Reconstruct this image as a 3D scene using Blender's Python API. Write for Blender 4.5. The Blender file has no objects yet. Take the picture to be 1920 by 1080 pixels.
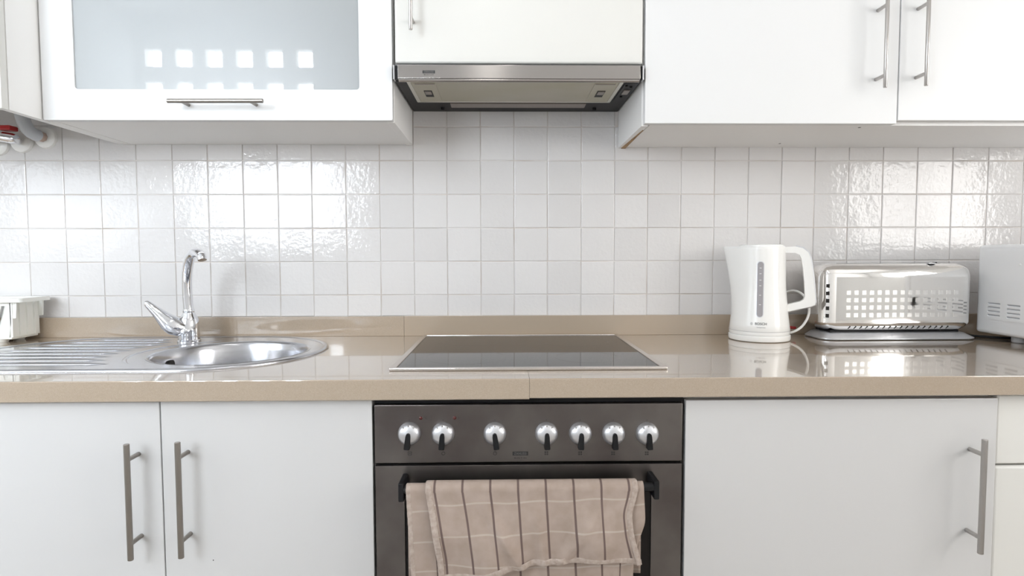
import bpy, bmesh, math, random
from mathutils import Vector, Matrix
from mathutils.geometry import tessellate_polygon

random.seed(7)
SC = bpy.context.scene
COL = SC.collection
PI = math.pi

# ------------------------------------------------------------------ camera
F_PX, PITCH, YAW, ROLL = 1092.56, -0.0524, 0.0172, -0.0025
CAM = Vector((-0.0361, -1.7017, 1.1271))
fw = Vector((math.sin(YAW)*math.cos(PITCH), math.cos(YAW)*math.cos(PITCH), math.sin(PITCH)))
rt = Vector((math.cos(YAW), -math.sin(YAW), 0))
up = rt.cross(fw)
r2 = rt*math.cos(ROLL) + up*math.sin(ROLL)
u2 = -rt*math.sin(ROLL) + up*math.cos(ROLL)
cd = bpy.data.cameras.new('camera')
cd.sensor_width = 36.0
cd.lens = F_PX*36.0/1920.0
cd.clip_start = 0.02
cam = bpy.data.objects.new('camera', cd)
COL.objects.link(cam)
cam.matrix_world = Matrix(((r2.x, u2.x, -fw.x, CAM.x), (r2.y, u2.y, -fw.y, CAM.y), (r2.z, u2.z, -fw.z, CAM.z), (0, 0, 0, 1)))
SC.camera = cam

# ------------------------------------------------------------------ world, daylight, exposure
w = bpy.data.worlds.new('sky')
SC.world = w
w.use_nodes = True
bg = w.node_tree.nodes['Background']
bg.inputs['Color'].default_value = (0.86, 0.93, 1.0, 1)
bg.inputs['Strength'].default_value = 6.0

def area(name, loc, target, sx, sy, power, color, spread=PI):
    l = bpy.data.lights.new(name, 'AREA')
    l.shape = 'RECTANGLE'; l.size = sx; l.size_y = sy
    l.energy = power; l.color = color; l.spread = spread
    o = bpy.data.objects.new(name, l)
    COL.objects.link(o)
    o.location = loc
    o.rotation_euler = (Vector(target)-Vector(loc)).to_track_quat('-Z', 'Z').to_euler()
    return o
# daylight entering through the lattice window and the window in the right wall
area('daylight_lattice', (-1.73, -2.80, 1.87), (-1.73, 0, 1.87), 1.3, 1.35, 760, (0.84, 0.92, 1.0))
area('daylight_right', (2.45, -1.65, 1.6), (0, -1.65, 1.6), 1.3, 1.3, 92, (1.0, 0.955, 0.895))
area('fill_left', (-2.45, -1.55, 1.65), (0, -1.55, 1.65), 1.0, 1.0, 24, (0.86, 0.93, 1.0))  # added fill, lifts the left-facing sides of appliances

SC.view_settings.view_transform = 'Standard'
SC.view_settings.look = 'None'
SC.view_settings.gamma = 1.0
SC.view_settings.exposure = -1.27
SC.view_settings.use_curve_mapping = False
SC.cycles.max_bounces = 10
SC.cycles.diffuse_bounces = 6
SC.cycles.glossy_bounces = 6
SC.cycles.sample_clamp_indirect = 8.0
SC.cycles.caustics_reflective = False
SC.cycles.caustics_refractive = False

# ------------------------------------------------------------------ materials
MATS = {}
def mat(name, col, rough=0.5, metal=0.0, coat=0.0, spec=0.5, aniso=0.0, emit=None, trans=0.0):
    m = bpy.data.materials.new(name); m.use_nodes = True
    b = m.node_tree.nodes['Principled BSDF']
    b.inputs['Base Color'].default_value = (*col, 1)
    b.inputs['Roughness'].default_value = rough
    b.inputs['Metallic'].default_value = metal
    b.inputs['Coat Weight'].default_value = coat
    b.inputs['Coat Roughness'].default_value = 0.04
    b.inputs['Specular IOR Level'].default_value = spec
    b.inputs['Anisotropic'].default_value = aniso
    b.inputs['Transmission Weight'].default_value = trans
    if emit:
        b.inputs['Emission Color'].default_value = (*emit[0], 1)
        b.inputs['Emission Strength'].default_value = emit[1]
    MATS[name] = m
    return m
def nodes(m):
    return m.node_tree.nodes, m.node_tree.links, m.node_tree.nodes['Principled BSDF']
def noise(m, scale, detail=2, coord='Object', mapscale=(1, 1, 1), rough=0.5):
    n, l, b = nodes(m)
    tc = n.new('ShaderNodeTexCoord'); mp = n.new('ShaderNodeMapping'); mp.inputs['Scale'].default_value = mapscale
    if coord == 'World':
        g = n.new('ShaderNodeNewGeometry'); l.new(g.outputs['Position'], mp.inputs['Vector'])
    else:
        l.new(tc.outputs[coord], mp.inputs['Vector'])
    t = n.new('ShaderNodeTexNoise'); t.inputs['Scale'].default_value = scale
    t.inputs['Detail'].default_value = detail; t.inputs['Roughness'].default_value = rough
    l.new(mp.outputs['Vector'], t.inputs['Vector'])
    return t
def bump(m, tex, strength, dist):
    n, l, b = nodes(m)
    bp = n.new('ShaderNodeBump'); bp.inputs['Strength'].default_value = strength; bp.inputs['Distance'].default_value = dist
    l.new(tex.outputs['Fac'], bp.inputs['Height']); l.new(bp.outputs['Normal'], b.inputs['Normal'])
def ramp(m, tex, stops, inp='Base Color'):
    n, l, b = nodes(m)
    r = n.new('ShaderNodeValToRGB'); e = r.color_ramp.elements
    e[0].position, e[0].color = stops[0][0], (*stops[0][1], 1)
    e[1].position, e[1].color = stops[-1][0], (*stops[-1][1], 1)
    for p, c in stops[1:-1]:
        x = e.new(p); x.color = (*c, 1)
    l.new(tex.outputs['Fac'], r.inputs['Fac']); l.new(r.outputs['Color'], b.inputs[inp])
    return r

def finish_lacquer(m, s=0.06):
    t = noise(m, 14, 2, 'World'); bump(m, t, s, 0.004)
M = MATS
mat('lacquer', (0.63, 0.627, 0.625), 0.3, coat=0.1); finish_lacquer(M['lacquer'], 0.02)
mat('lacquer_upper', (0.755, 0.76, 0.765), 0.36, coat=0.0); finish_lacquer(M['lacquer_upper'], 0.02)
mat('lacquer_cream', (0.73, 0.725, 0.695), 0.3, coat=0.1); finish_lacquer(M['lacquer_cream'], 0.02)
mat('melamine', (0.90, 0.895, 0.885), 0.4); finish_lacquer(M['melamine'], 0.03)
mat('chipboard_edge', (0.34, 0.19, 0.08), 0.7)
t = noise(M['chipboard_edge'], 60, 4, 'World'); ramp(M['chipboard_edge'], t, [(0.3, (0.22, 0.12, 0.05)), (0.7, (0.5, 0.32, 0.16))])
m = mat('tile_glaze', (0.83, 0.815, 0.80), 0.07, spec=0.5)
n_, l_, b_ = nodes(m)
t1 = noise(m, 80, 2, 'World'); t2 = noise(m, 9, 1, 'World')
ad = n_.new('ShaderNodeMath'); ad.operation = 'MULTIPLY_ADD'; ad.inputs[1].default_value = 3.0
l_.new(t2.outputs['Fac'], ad.inputs[0]); l_.new(t1.outputs['Fac'], ad.inputs[2])
bp = n_.new('ShaderNodeBump'); bp.inputs['Strength'].default_value = 0.2; bp.inputs['Distance'].default_value = 0.004
l_.new(ad.outputs[0], bp.inputs['Height']); l_.new(bp.outputs['Normal'], b_.inputs['Normal'])
oi = n_.new('ShaderNodeObjectInfo'); rr = n_.new('ShaderNodeValToRGB')
rr.color_ramp.elements[0].color = (0.67, 0.655, 0.65, 1); rr.color_ramp.elements[1].color = (0.72, 0.705, 0.70, 1)
l_.new(oi.outputs['Random'], rr.inputs['Fac']); l_.new(rr.outputs['Color'], b_.inputs['Base Color'])
mat('grout', (0.50, 0.43, 0.37), 0.85)
t = noise(M['grout'], 7, 3, 'World'); ramp(M['grout'], t, [(0.45, (0.74, 0.71, 0.69)), (0.75, (0.52, 0.43, 0.36))])
m = mat('stone', (0.60, 0.50, 0.41), 0.22, coat=1.0)
m.node_tree.nodes['Principled BSDF'].inputs['Coat IOR'].default_value = 1.75
t = noise(m, 900, 2, 'World'); ramp(m, t, [(0.25, (0.35, 0.275, 0.20)), (0.5, (0.395, 0.315, 0.235)), (0.75, (0.44, 0.355, 0.27))])
def steel(name, col, rough, an=0.6, ms=(3, 260, 260), bs=0.06):
    m = mat(name, col, rough, 1.0, aniso=an)
    t = noise(m, 3.0, 3, 'World', ms); bump(m, t, bs, 0.0006)
    n, l, b = nodes(m)
    tg = n.new('ShaderNodeCombineXYZ'); tg.inputs[0].default_value = 1.0   # grain runs sideways
    l.new(tg.outputs[0], b.inputs['Tangent']); b.inputs['Anisotropic Rotation'].default_value = 0.25
    return m
steel('steel_hood', (0.42, 0.40, 0.385), 0.25, 0.97)
steel('steel_oven', (0.165, 0.148, 0.14), 0.33, 0.8)
t = noise(M['steel_oven'], 7, 4, 'World'); ramp(M['steel_oven'], t, [(0.35, (0.128, 0.112, 0.108)), (0.65, (0.19, 0.175, 0.165))])
m = mat('steel_sink', (0.52, 0.525, 0.55), 0.2, 1.0)
t = noise(m, 40, 3, 'World'); bump(m, t, 0.05, 0.002)
mat('chrome', (0.80, 0.81, 0.84), 0.05, 1.0)
mat('chrome_toaster', (0.90, 0.885, 0.865), 0.06, 1.0)
t = noise(M['chrome_toaster'], 18, 2, 'World'); bump(M['chrome_toaster'], t, 0.05, 0.002)
mat('satin_pad', (0.97, 0.96, 0.945), 0.25, 0.9)
mat('handle_nickel', (0.32, 0.295, 0.27), 0.33, 1.0)
mat('handle_bright', (0.47, 0.45, 0.435), 0.30, 1.0)
mat('aluminium_frame', (0.66, 0.62, 0.59), 0.27, 1.0)
mat('black_glass', (0.014, 0.012, 0.012), 0.035, spec=0.22)
mat('zone_print', (0.06, 0.055, 0.052), 0.12)
mat('black_plastic', (0.008, 0.008, 0.009), 0.5, spec=0.25)
mat('dark_plastic', (0.018, 0.017, 0.018), 0.5, spec=0.3)
mat('niche_black', (0.02, 0.018, 0.016), 0.8)
mat('knob_silver', (0.72, 0.73, 0.76), 0.30, 0.85)
mat('lamp_red', (0.07, 0.006, 0.005), 0.25)
mat('print_black', (0.02, 0.02, 0.02), 0.5)
mat('print_grey', (0.40, 0.40, 0.42), 0.5)
mat('print_steel', (0.16, 0.15, 0.145), 0.6)
mat('filter_metal', (0.47, 0.445, 0.36), 0.42, 0.35)
t = noise(M['filter_metal'], 5, 3, 'World'); ramp(M['filter_metal'], t, [(0.3, (0.50, 0.47, 0.41)), (0.7, (0.43, 0.405, 0.30))])
mat('filter_rim', (0.62, 0.60, 0.54), 0.35, 0.4)
mat('lamp_cover', (0.27, 0.235, 0.215), 0.4)
mat('white_plastic', (0.90, 0.90, 0.885), 0.22, coat=0.2)
mat('white_appliance', (0.95, 0.96, 0.975), 0.25, coat=0.2)
mat('rack_plastic', (0.86, 0.87, 0.84), 0.35)
mat('gauge_smoke', (0.36, 0.345, 0.36), 0.12)
mat('louvre_grey', (0.55, 0.56, 0.59), 0.5)
mat('grey_plastic', (0.42, 0.42, 0.43), 0.4)
mat('silver_paint', (0.66, 0.67, 0.70), 0.28, 0.6)
mat('red_plastic', (0.42, 0.02, 0.02), 0.3)
mat('pipe_grey', (0.55, 0.575, 0.61), 0.4)
mat('copper', (0.55, 0.42, 0.36), 0.35, 0.8)
mat('painted_wall', (0.87, 0.87, 0.86), 0.8)
mat('rear_wall_paint', (0.84, 0.84, 0.84), 0.8)
mat('ceiling_paint', (0.88, 0.88, 0.88), 0.9)
mat('floor_tile', (0.22, 0.16, 0.12), 0.35)
t = noise(M['floor_tile'], 4, 4, 'World'); ramp(M['floor_tile'], t, [(0.3, (0.40, 0.36, 0.32)), (0.7, (0.48, 0.44, 0.40))])  # floor tone lightened to bounce light upward
mat('lattice_block', (0.72, 0.69, 0.66), 0.8)
mat('lamp_glow', (1, 1, 1), 0.5, emit=((1.0, 0.98, 0.95), 12.0))
# frosted cabinet glass: reflective front, part see-through, milky blue-grey
m = mat('frosted_glass', (0.58, 0.615, 0.63), 0.30, coat=1.0, trans=0.45)
M['frosted_glass'].node_tree.nodes['Principled BSDF'].inputs['Coat Roughness'].default_value = 0.015
M['frosted_glass'].node_tree.nodes['Principled BSDF'].inputs['Coat IOR'].default_value = 1.7
# towel: beige check cloth driven by the cloth's own UVs (metres across / along)
m = mat('towel_cloth', (0.5, 0.42, 0.37), 0.9, spec=0.15)
n_, l_, b_ = nodes(m)
uv = n_.new('ShaderNodeUVMap'); uv.uv_map = 'UVMap'; sx = n_.new('ShaderNodeSeparateXYZ'); l_.new(uv.outputs['UV'], sx.inputs[0])
def band(src, period, off, width):
    a = n_.new('ShaderNodeMath'); a.operation = 'ADD'; a.inputs[1].default_value = -off + 100*period
    l_.new(src, a.inputs[0])
    d = n_.new('ShaderNodeMath'); d.operation = 'DIVIDE'; d.inputs[1].default_value = period; l_.new(a.outputs[0], d.inputs[0])
    f = n_.new('ShaderNodeMath'); f.operation = 'FRACT'; l_.new(d.outputs[0], f.inputs[0])
    s = n_.new('ShaderNodeMath'); s.operation = 'SUBTRACT'; s.inputs[1].default_value = 0.5; l_.new(f.outputs[0], s.inputs[0])
    ab = n_.new('ShaderNodeMath'); ab.operation = 'ABSOLUTE'; l_.new(s.outputs[0], ab.inputs[0])
    mr = n_.new('ShaderNodeMapRange'); mr.interpolation_type = 'SMOOTHSTEP'
    mr.inputs[1].default_value = 0.5 - width/period; mr.inputs[2].default_value = 0.5 - 0.45*width/period
    l_.new(ab.outputs[0], mr.inputs[0])
    return mr.outputs[0]
dk = band(sx.outputs['X'], 0.0508, -0.008, 0.0028)
lt = band(sx.outputs['Y'], 0.0560, 0.066, 0.0022)
tn = noise(m, 30, 3, 'UV'); tf = noise(m, 900, 2, 'UV')
base = n_.new('ShaderNodeValToRGB'); base.color_ramp.elements[0].position = 0.3; base.color_ramp.elements[1].position = 0.7
base.color_ramp.elements[0].color = (0.335, 0.265, 0.22, 1); base.color_ramp.elements[1].color = (0.41, 0.33, 0.285, 1)
l_.new(tn.outputs['Fac'], base.inputs['Fac'])
mx1 = n_.new('ShaderNodeMixRGB'); mx1.inputs['Color2'].default_value = (0.50, 0.43, 0.38, 1)
hf = n_.new('ShaderNodeMath'); hf.operation = 'MULTIPLY'; hf.inputs[1].default_value = 0.6; l_.new(lt, hf.inputs[0]); l_.new(hf.outputs[0], mx1.inputs['Fac']); l_.new(base.outputs['Color'], mx1.inputs['Color1'])
mx2 = n_.new('ShaderNodeMixRGB'); mx2.inputs['Color2'].default_value = (0.14, 0.10, 0.09, 1)
l_.new(dk, mx2.inputs['Fac']); l_.new(mx1.outputs['Color'], mx2.inputs['Color1'])
l_.new(mx2.outputs['Color'], b_.inputs['Base Color'])
bump(m, tf, 0.35, 0.0008)
m = mat('towel_hem', (0.52, 0.45, 0.40), 0.9, spec=0.15)
t = noise(m, 130, 2, 'World'); ramp(m, t, [(0.3, (0.36, 0.29, 0.245)), (0.7, (0.47, 0.395, 0.35))]); bump(m, t, 0.5, 0.002)

# ------------------------------------------------------------------ helpers
ORG = {}
BOXED = set()
def empty(name, loc, label, cat, group=None, rz=0.0):
    o = bpy.data.objects.new(name, None); COL.objects.link(o)
    o.location = loc; o.rotation_euler = (0, 0, rz); o.empty_display_size = 0.05
    ORG[o.name] = Vector(loc)
    return tag(o, label, cat, group)
def tag(o, label=None, cat=None, group=None, kind=None):
    if label: o['label'] = label
    if cat: o['category'] = cat
    if group: o['group'] = group
    if kind: o['kind'] = kind
    return o
def mk(name, bm, material, parent=None, local=False, smooth=True, ang=0.7, origin=None):
    """one mesh object; geometry given in world metres unless local (then in the root's frame)"""
    bmesh.ops.recalc_face_normals(bm, faces=bm.faces)
    org = Vector((0, 0, 0))
    if parent is not None:
        org = ORG[parent.name]
    elif origin is not None:
        org = Vector(origin)
    if not local:
        bmesh.ops.translate(bm, verts=bm.verts, vec=-org)
    boxed = id(bm) in BOXED
    BOXED.discard(id(bm))
    me = bpy.data.meshes.new(name)
    bm.to_mesh(me); bm.free()
    me.materials.append(M[material])
    if smooth:
        for p in me.polygons: p.use_smooth = True
        me.set_sharp_from_angle(angle=ang)
        if boxed:
            for p in me.polygons:
                if max(abs(c) for c in p.normal) > 0.99999: p.use_smooth = False
    o = bpy.data.objects.new(name, me); COL.objects.link(o)
    if parent is not None:
        o.parent = parent
    else:
        o.location = org
    ORG[o.name] = org
    return o
def B(): return bmesh.new()
def box(bm, x0, x1, y0, y1, z0, z1, bev=0.0, seg=2):
    x0, x1 = min(x0, x1), max(x0, x1); y0, y1 = min(y0, y1), max(y0, y1); z0, z1 = min(z0, z1), max(z0, z1)
    v = [bm.verts.new((x, y, z)) for z in (z0, z1) for y in (y0, y1) for x in (x0, x1)]
    fs = [bm.faces.new([v[i] for i in q]) for q in ((0, 2, 3, 1), (4, 5, 7, 6), (0, 1, 5, 4), (2, 6, 7, 3), (0, 4, 6, 2), (1, 3, 7, 5))]
    if bev > 0:
        BOXED.add(id(bm))
        es = list({e for f in fs for e in f.edges})
        bmesh.ops.bevel(bm, geom=es, offset=bev, segments=seg, affect='EDGES', profile=0.5)
    return bm
def bx(*a, **k): return box(B(), *a, **k)
def frame_of(d):
    d = d.normalized()
    a = Vector((0, 0, 1)) if abs(d.z) < 0.9 else Vector((1, 0, 0))
    s = d.cross(a).normalized()
    return s, s.cross(d).normalized()
def tube(bm, pts, r, seg=12, caps=True, squash=None):
    pts = [Vector(p) for p in pts]; n = len(pts)
    rs = r if isinstance(r, (list, tuple)) else [r]*n
    rings = []; s = t = None
    for i, p in enumerate(pts):
        d = (pts[min(i+1, n-1)] - pts[max(i-1, 0)]).normalized()
        if s is None: s, t = frame_of(d)
        else:
            s = (s - d*s.dot(d)).normalized(); t = s.cross(d).normalized()
        rings.append([bm.verts.new(p + (s*math.cos(2*PI*k/seg) + t*math.sin(2*PI*k/seg)*(squash or 1.0))*rs[i]) for k in range(seg)])
    for a, b in zip(rings, rings[1:]):
        for k in range(seg):
            bm.faces.new((a[k], a[(k+1) % seg], b[(k+1) % seg], b[k]))
    if caps:
        bm.faces.new(rings[0]); bm.faces.new(rings[-1])
    return bm
def lathe(bm, prof, c, seg=32, axis='Z', closed=True):
    """prof: list of (radius, height along axis)"""
    c = Vector(c); rings = []
    for r, h in prof:
        ring = []
        for k in range(seg):
            a = 2*PI*k/seg
            if axis == 'Z': p = Vector((r*math.cos(a), r*math.sin(a), h))
            elif axis == 'Y': p = Vector((r*math.cos(a), h, r*math.sin(a)))
            else: p = Vector((h, r*math.cos(a), r*math.sin(a)))
            ring.append(bm.verts.new(c+p))
        rings.append(ring)
    for a, b in zip(rings, rings[1:]):
        for k in range(seg):
            bm.faces.new((a[k], a[(k+1) % seg], b[(k+1) % seg], b[k]))
    if closed:
        bm.faces.new(rings[0]); bm.faces.new(rings[-1])
    return bm
def prism(bm, outer, holes, fn, a, b):
    """flat outline (with holes) given depth: fn(u, v, w) -> point"""
    loops = [list(outer)] + [list(h) for h in holes]
    flat = [p for lp in loops for p in lp]
    tris = tessellate_polygon([[Vector((p[0], p[1], 0)) for p in lp] for lp in loops])
    va = [bm.verts.new(fn(p[0], p[1], a)) for p in flat]
    vb = [bm.verts.new(fn(p[0], p[1], b)) for p in flat]
    for t in tris:
        try:
            bm.faces.new([va[i] for i in t]); bm.faces.new([vb[i] for i in t])
        except ValueError: pass
    o = 0
    for lp in loops:
        n = len(lp)
        for i in range(n):
            j = (i+1) % n
            bm.faces.new((va[o+i], va[o+j], vb[o+j], vb[o+i]))
        o += n
    return bm
XY = lambda u, v, w: (u, v, w)
XZ = lambda u, v, w: (u, w, v)
YZ = lambda u, v, w: (w, u, v)
def circle(cx, cy, r, n=48, a0=0.0, a1=2*PI, full=True):
    return [(cx+r*math.cos(a0+(a1-a0)*i/(n if full else n-1)), cy+r*math.sin(a0+(a1-a0)*i/(n if full else n-1))) for i in range(n)]
def rrect(x0, x1, y0, y1, r, n=6):
    pts = []
    for cx, cy, a in ((x1-r, y1-r, 0), (x0+r, y1-r, PI/2), (x0+r, y0+r, PI), (x1-r, y0+r, 1.5*PI)):
        pts += [(cx+r*math.cos(a+PI/2*i/n), cy+r*math.sin(a+PI/2*i/n)) for i in range(n+1)]
    return pts
def text_bm(s, size, fn, extrude=0.0003, align='CENTER', sx=1.0):
    c = bpy.data.curves.new('t', 'FONT'); c.body = s; c.size = size; c.align_x = align; c.align_y = 'CENTER'; c.extrude = extrude
    c.resolution_u = 3
    o = bpy.data.objects.new('t', c); COL.objects.link(o)
    bpy.context.view_layer.update()
    me = bpy.data.meshes.new_from_object(o.evaluated_get(bpy.context.evaluated_depsgraph_get()))
    bm = B(); bm.from_mesh(me)
    for v in bm.verts: v.co = Vector(fn(v.co.x*sx, v.co.y, v.co.z))
    bpy.data.objects.remove(o); bpy.data.curves.remove(c); bpy.data.meshes.remove(me)
    return bm
def bar_handle(name, a, b, inset, face_y, material, parent, r=0.005, rp=0.0042):
    """straight bar from a to b held by two posts standing on the plane y = face_y"""
    a, b = Vector(a), Vector(b); d = (b-a).normalized()
    bm = B()
    e = d*0.0008
    tube(bm, [a, a+e, b-e, b], [r*0.86, r, r, r*0.86], 16)
    for p in (a+d*inset, b-d*inset):
        tube(bm, [p, (p.x, face_y, p.z)], rp, 12)
    return mk(name, bm, material, parent)

# ------------------------------------------------------------------ room shell
XL, XR, YR, ZC = -2.30, 2.30, -2.62, 2.60
tag(mk('floor', bx(XL-0.2, XR+0.2, YR-0.2, 0.1, -0.05, 0), 'floor_tile'), 'beige tiled kitchen floor', None, kind='structure')
tag(mk('ceiling', bx(XL-0.2, XR+0.2, YR-0.2, 0.1, ZC, ZC+0.05), 'ceiling_paint'), 'plain white ceiling', None, kind='structure')
bm = B()
for y0, y1, z0, z1 in ((YR-0.2, -2.05, 0, ZC), (-1.05, 0.1, 0, ZC), (-2.05, -1.05, 0, 1.15), (-2.05, -1.05, 2.15, ZC)):
    box(bm, XL-0.1, XL, y0, y1, z0, z1)
tag(mk('wall_left', bm, 'painted_wall', smooth=False), 'plain white side wall at the left', None, kind='structure')
# right wall with a window opening
bm = B()
WY0, WY1, WZ0, WZ1 = -2.25, -1.05, 1.0, 2.2
box(bm, XR, XR+0.1, YR-0.2, WY0, 0, ZC); box(bm, XR, XR+0.1, WY1, 0.1, 0, ZC)
box(bm, XR, XR+0.1, WY0, WY1, 0, WZ0); box(bm, XR, XR+0.1, WY0, WY1, WZ1, ZC)
tag(mk('wall_right', bm, 'painted_wall'), 'plain white side wall at the right with a window opening', None, kind='structure')
bm = B()
for y0, y1, z0, z1 in ((WY0, WY0+.05, WZ0, WZ1), (WY1-.05, WY1, WZ0, WZ1), (WY0, WY1, WZ0, WZ0+.05), (WY0, WY1, WZ1-.05, WZ1), ((WY0+WY1)/2-.03, (WY0+WY1)/2+.03, WZ0, WZ1)):
    box(bm, XR+0.02, XR+0.07, y0, y1, z0, z1)
tag(mk('window_2', bm, 'white_plastic'), 'white casement frame in the right wall', None, kind='structure')
bm = B()
for y0, y1, z0, z1 in ((-2.05, -2.0, 1.15, 2.15), (-1.10, -1.05, 1.15, 2.15), (-2.0, -1.1, 1.15, 1.2), (-2.0, -1.1, 2.10, 2.15), (-1.575, -1.525, 1.2, 2.1)):
    box(bm, XL-0.07, XL-0.02, y0, y1, z0, z1)
tag(mk('added_window', bm, 'white_plastic', smooth=False), 'added white casement frame round the left fill light', None, kind='structure')  # window added to carry the left fill light
# wall behind the camera with the lattice window
LX0, LX1, LZ0, LZ1 = -2.29, -1.17, 1.27, 2.47
bm = B()
box(bm, XL, LX0, YR-0.12, YR, 0, ZC); box(bm, LX1, XR, YR-0.12, YR, 0, ZC)
box(bm, LX0, LX1, YR-0.12, YR, 0, LZ0); box(bm, LX0, LX1, YR-0.12, YR, LZ1, ZC)
tag(mk('wall_front', bm, 'rear_wall_paint'), 'pale grey wall opposite the worktop', None, kind='structure')
bm = B()
NXC, NZC = 6, 6
px, pz = (LX1-LX0)/NXC, (LZ1-LZ0)/NZC
for i in range(NXC+1):
    x = LX0+px*i; box(bm, x-0.042, x+0.042, YR-0.06, YR-0.005, LZ0, LZ1)
for k in range(NZC+1):
    z = LZ0+pz*k; box(bm, LX0, LX1, YR-0.06, YR-0.0055, z-0.046, z+0.046)
tag(mk('window_1', bm, 'lattice_block', smooth=False), 'lattice block window with square openings', None, kind='structure')

# tiled wall: grout bed plus one object per tile
wall = mk('wall_back', bx(XL, XR, 0.0022, 0.1, 0, ZC), 'grout')
tag(wall, 'white glazed square tiles with beige grout above the worktop', None, kind='structure')
VX = [-1.91, -1.807, -1.704, -1.601, -1.498, -1.394, -1.288, -1.184, -1.081, -0.979, -0.879, -0.779, -0.680, -0.583, -0.485, -0.388, -0.291, -0.194, -0.097, 0.0, 0.097, 0.195, 0.292, 0.389, 0.486,
      0.584, 0.683, 0.781, 0.879, 0.979, 1.080, 1.182, 1.286, 1.392, 1.498, 1.603, 1.71]
VZ = [0.9565, 1.0185, 1.1155, 1.2125, 1.3095, 1.4065, 1.503, 1.60]
S0 = 0.095
def tile_mesh():
    bm = B(); h = S0/2
    rings = []
    for e, y in ((0.0, 0.006), (0.0, 0.0012), (0.0006, 0.0004), (0.0018, 0.0)):
        q = h-e
        rings.append([bm.verts.new((x, y, z)) for x, z in ((-q, -q), (q, -q), (q, q), (-q, q))])
    for a, b in zip(rings, rings[1:]):
        for k in range(4): bm.faces.new((a[k], a[(k+1) % 4], b[(k+1) % 4], b[k]))
    bm.faces.new(rings[-1])
    bmesh.ops.recalc_face_normals(bm, faces=bm.faces)
    me = bpy.data.meshes.new('tile'); bm.to_mesh(me); bm.free(); me.materials.append(M['tile_glaze'])
    for f in me.polygons[:12]: f.use_smooth = False
    return me
TM = tile_mesh()
for k in range(len(VZ)-1):
    for i in range(len(VX)-1):
        x0, x1, z0, z1 = VX[i], VX[i+1], VZ[k], VZ[k+1]
        if k == 6 and not (x1 <= -1.08 or (-0.30 < x0 and x1 < 0.30)): continue
        o = bpy.data.objects.new('tile', TM); COL.objects.link(o)
        g = 0.0019
        o.scale = ((x1-x0-g)/S0, 1, (z1-z0-g)/S0)
        o.location = ((x0+x1)/2 + random.uniform(-.0004, .0004), random.uniform(-0.0004, 0.0002), (z0+z1)/2 + random.uniform(-.0004, .0004))
        o.rotation_euler = (random.gauss(0, 0.004), random.gauss(0, 0.0025), random.gauss(0, 0.004))
        o.parent = wall

# ------------------------------------------------------------------ worktop
SINK_L, SINK_R, SINK_Y, SINK_RAD = -1.055, -0.722, -0.283, 0.25
def stadium(r, n=40):
    return circle(SINK_R, SINK_Y, r, n, -PI/2, PI/2, False) + circle(SINK_L, SINK_Y, r, n, PI/2, 1.5*PI, False)
YF = -0.6205
wt = empty('worktop', (0, -0.3, 0.862), 'beige speckled stone worktop running under sink and hob', 'worktop')
def slab(x0, x1, z0, holes):
    # top sheet with cut-outs plus front nosing
    bm = B()
    e = 0.0015
    prism(bm, [(x0, YF+e), (x1, YF+e), (x1, 0.0), (x0, 0.0)], holes, XY, 0.9-e, z0)
    bmesh.ops.recalc_face_normals(bm, faces=bm.faces)
    # bevelled skin: top plate
    bm2 = B()
    prism(bm2, [(x0, YF+e), (x1, YF+e), (x1, 0.0), (x0, 0.0)], holes, XY, 0.9-e, 0.9)
    v = [bm.verts.new(p) for p in ((x0, YF+e, 0.9), (x1, YF+e, 0.9), (x1, YF+0.0004, 0.8995), (x0, YF+0.0004, 0.8995), (x1, YF, 0.9-e), (x0, YF, 0.9-e), (x1, YF, z0+e), (x0, YF, z0+e), (x1, YF+e, z0), (x0, YF+e, z0))]
    for q in ((0, 1, 2, 3), (3, 2, 4, 5), (5, 4, 6, 7), (7, 6, 8, 9)): bm.faces.new([v[i] for i in q])
    me = bpy.data.meshes.new('tmp'); bm2.to_mesh(me); bm2.free(); bm.from_mesh(me); bpy.data.meshes.remove(me)
    return bm
sinkhole = stadium(SINK_RAD-0.012)
mk('slab', slab(XL, 0.0146, 0.8605, [sinkhole]), 'stone', wt, ang=0.3)
mk('slab', slab(0.0152, XR, 0.8625, []), 'stone', wt, ang=0.3)
mk('upstand', bx(XL, -0.3205, -0.015, 0.0, 0.9, 0.9575, bev=0.0008), 'stone', wt, ang=0.3)
mk('upstand', bx(-0.3198, XR, -0.0155, 0.0, 0.9, 0.9585, bev=0.0008), 'stone', wt, ang=0.3)

# ------------------------------------------------------------------ base cabinets
YD = -0.60   # door face
def door(parent, x0, x1, z0, z1, material='lacquer', bev=0.0015, y1=YD, th=0.019):
    return mk('door', bx(x0+0.0012, x1-0.0012, y1, y1+th, z0, z1, bev=bev), material, parent, ang=0.5)
def carcass(parent, x0, x1, z0, z1, yb=-0.006, yf=-0.58, th=0.018, mt='melamine', top=True, bottom=True, side_z0=None):
    bm = B(); s = z0 if side_z0 is None else side_z0
    box(bm, x0+0.0008, x0+th, yf, yb, s, z1); box(bm, x1-th, x1-0.0008, yf, yb, s, z1)
    if bottom: box(bm, x0+th, x1-th, yf, yb, z0, z0+th)
    if top: box(bm, x0+th, x1-th, yf, yb, z1-th, z1)
    box(bm, x0+th, x1-th, yb-0.006, yb, z0, z1)
    return mk('carcass', bm, mt, parent, smooth=False)
def base_unit(label, x0, x1, rails=True, group=None):
    e = empty('base_cabinet', ((x0+x1)/2, -0.3, 0), label, 'cabinet', group)
    carcass(e, x0, x1, 0.12, 0.72, yf=-0.575, top=False)
    bm = B(); box(bm, x0+.001, x1-.001, -0.575, -0.565, 0.72, 0.856)
    mk('front_rail', bm, 'melamine', e, smooth=False)
    mk('plinth', bx(x0+.001, x1-.001, -0.54, -0.525, 0.0, 0.12), 'melamine', e)
    return e
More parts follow.
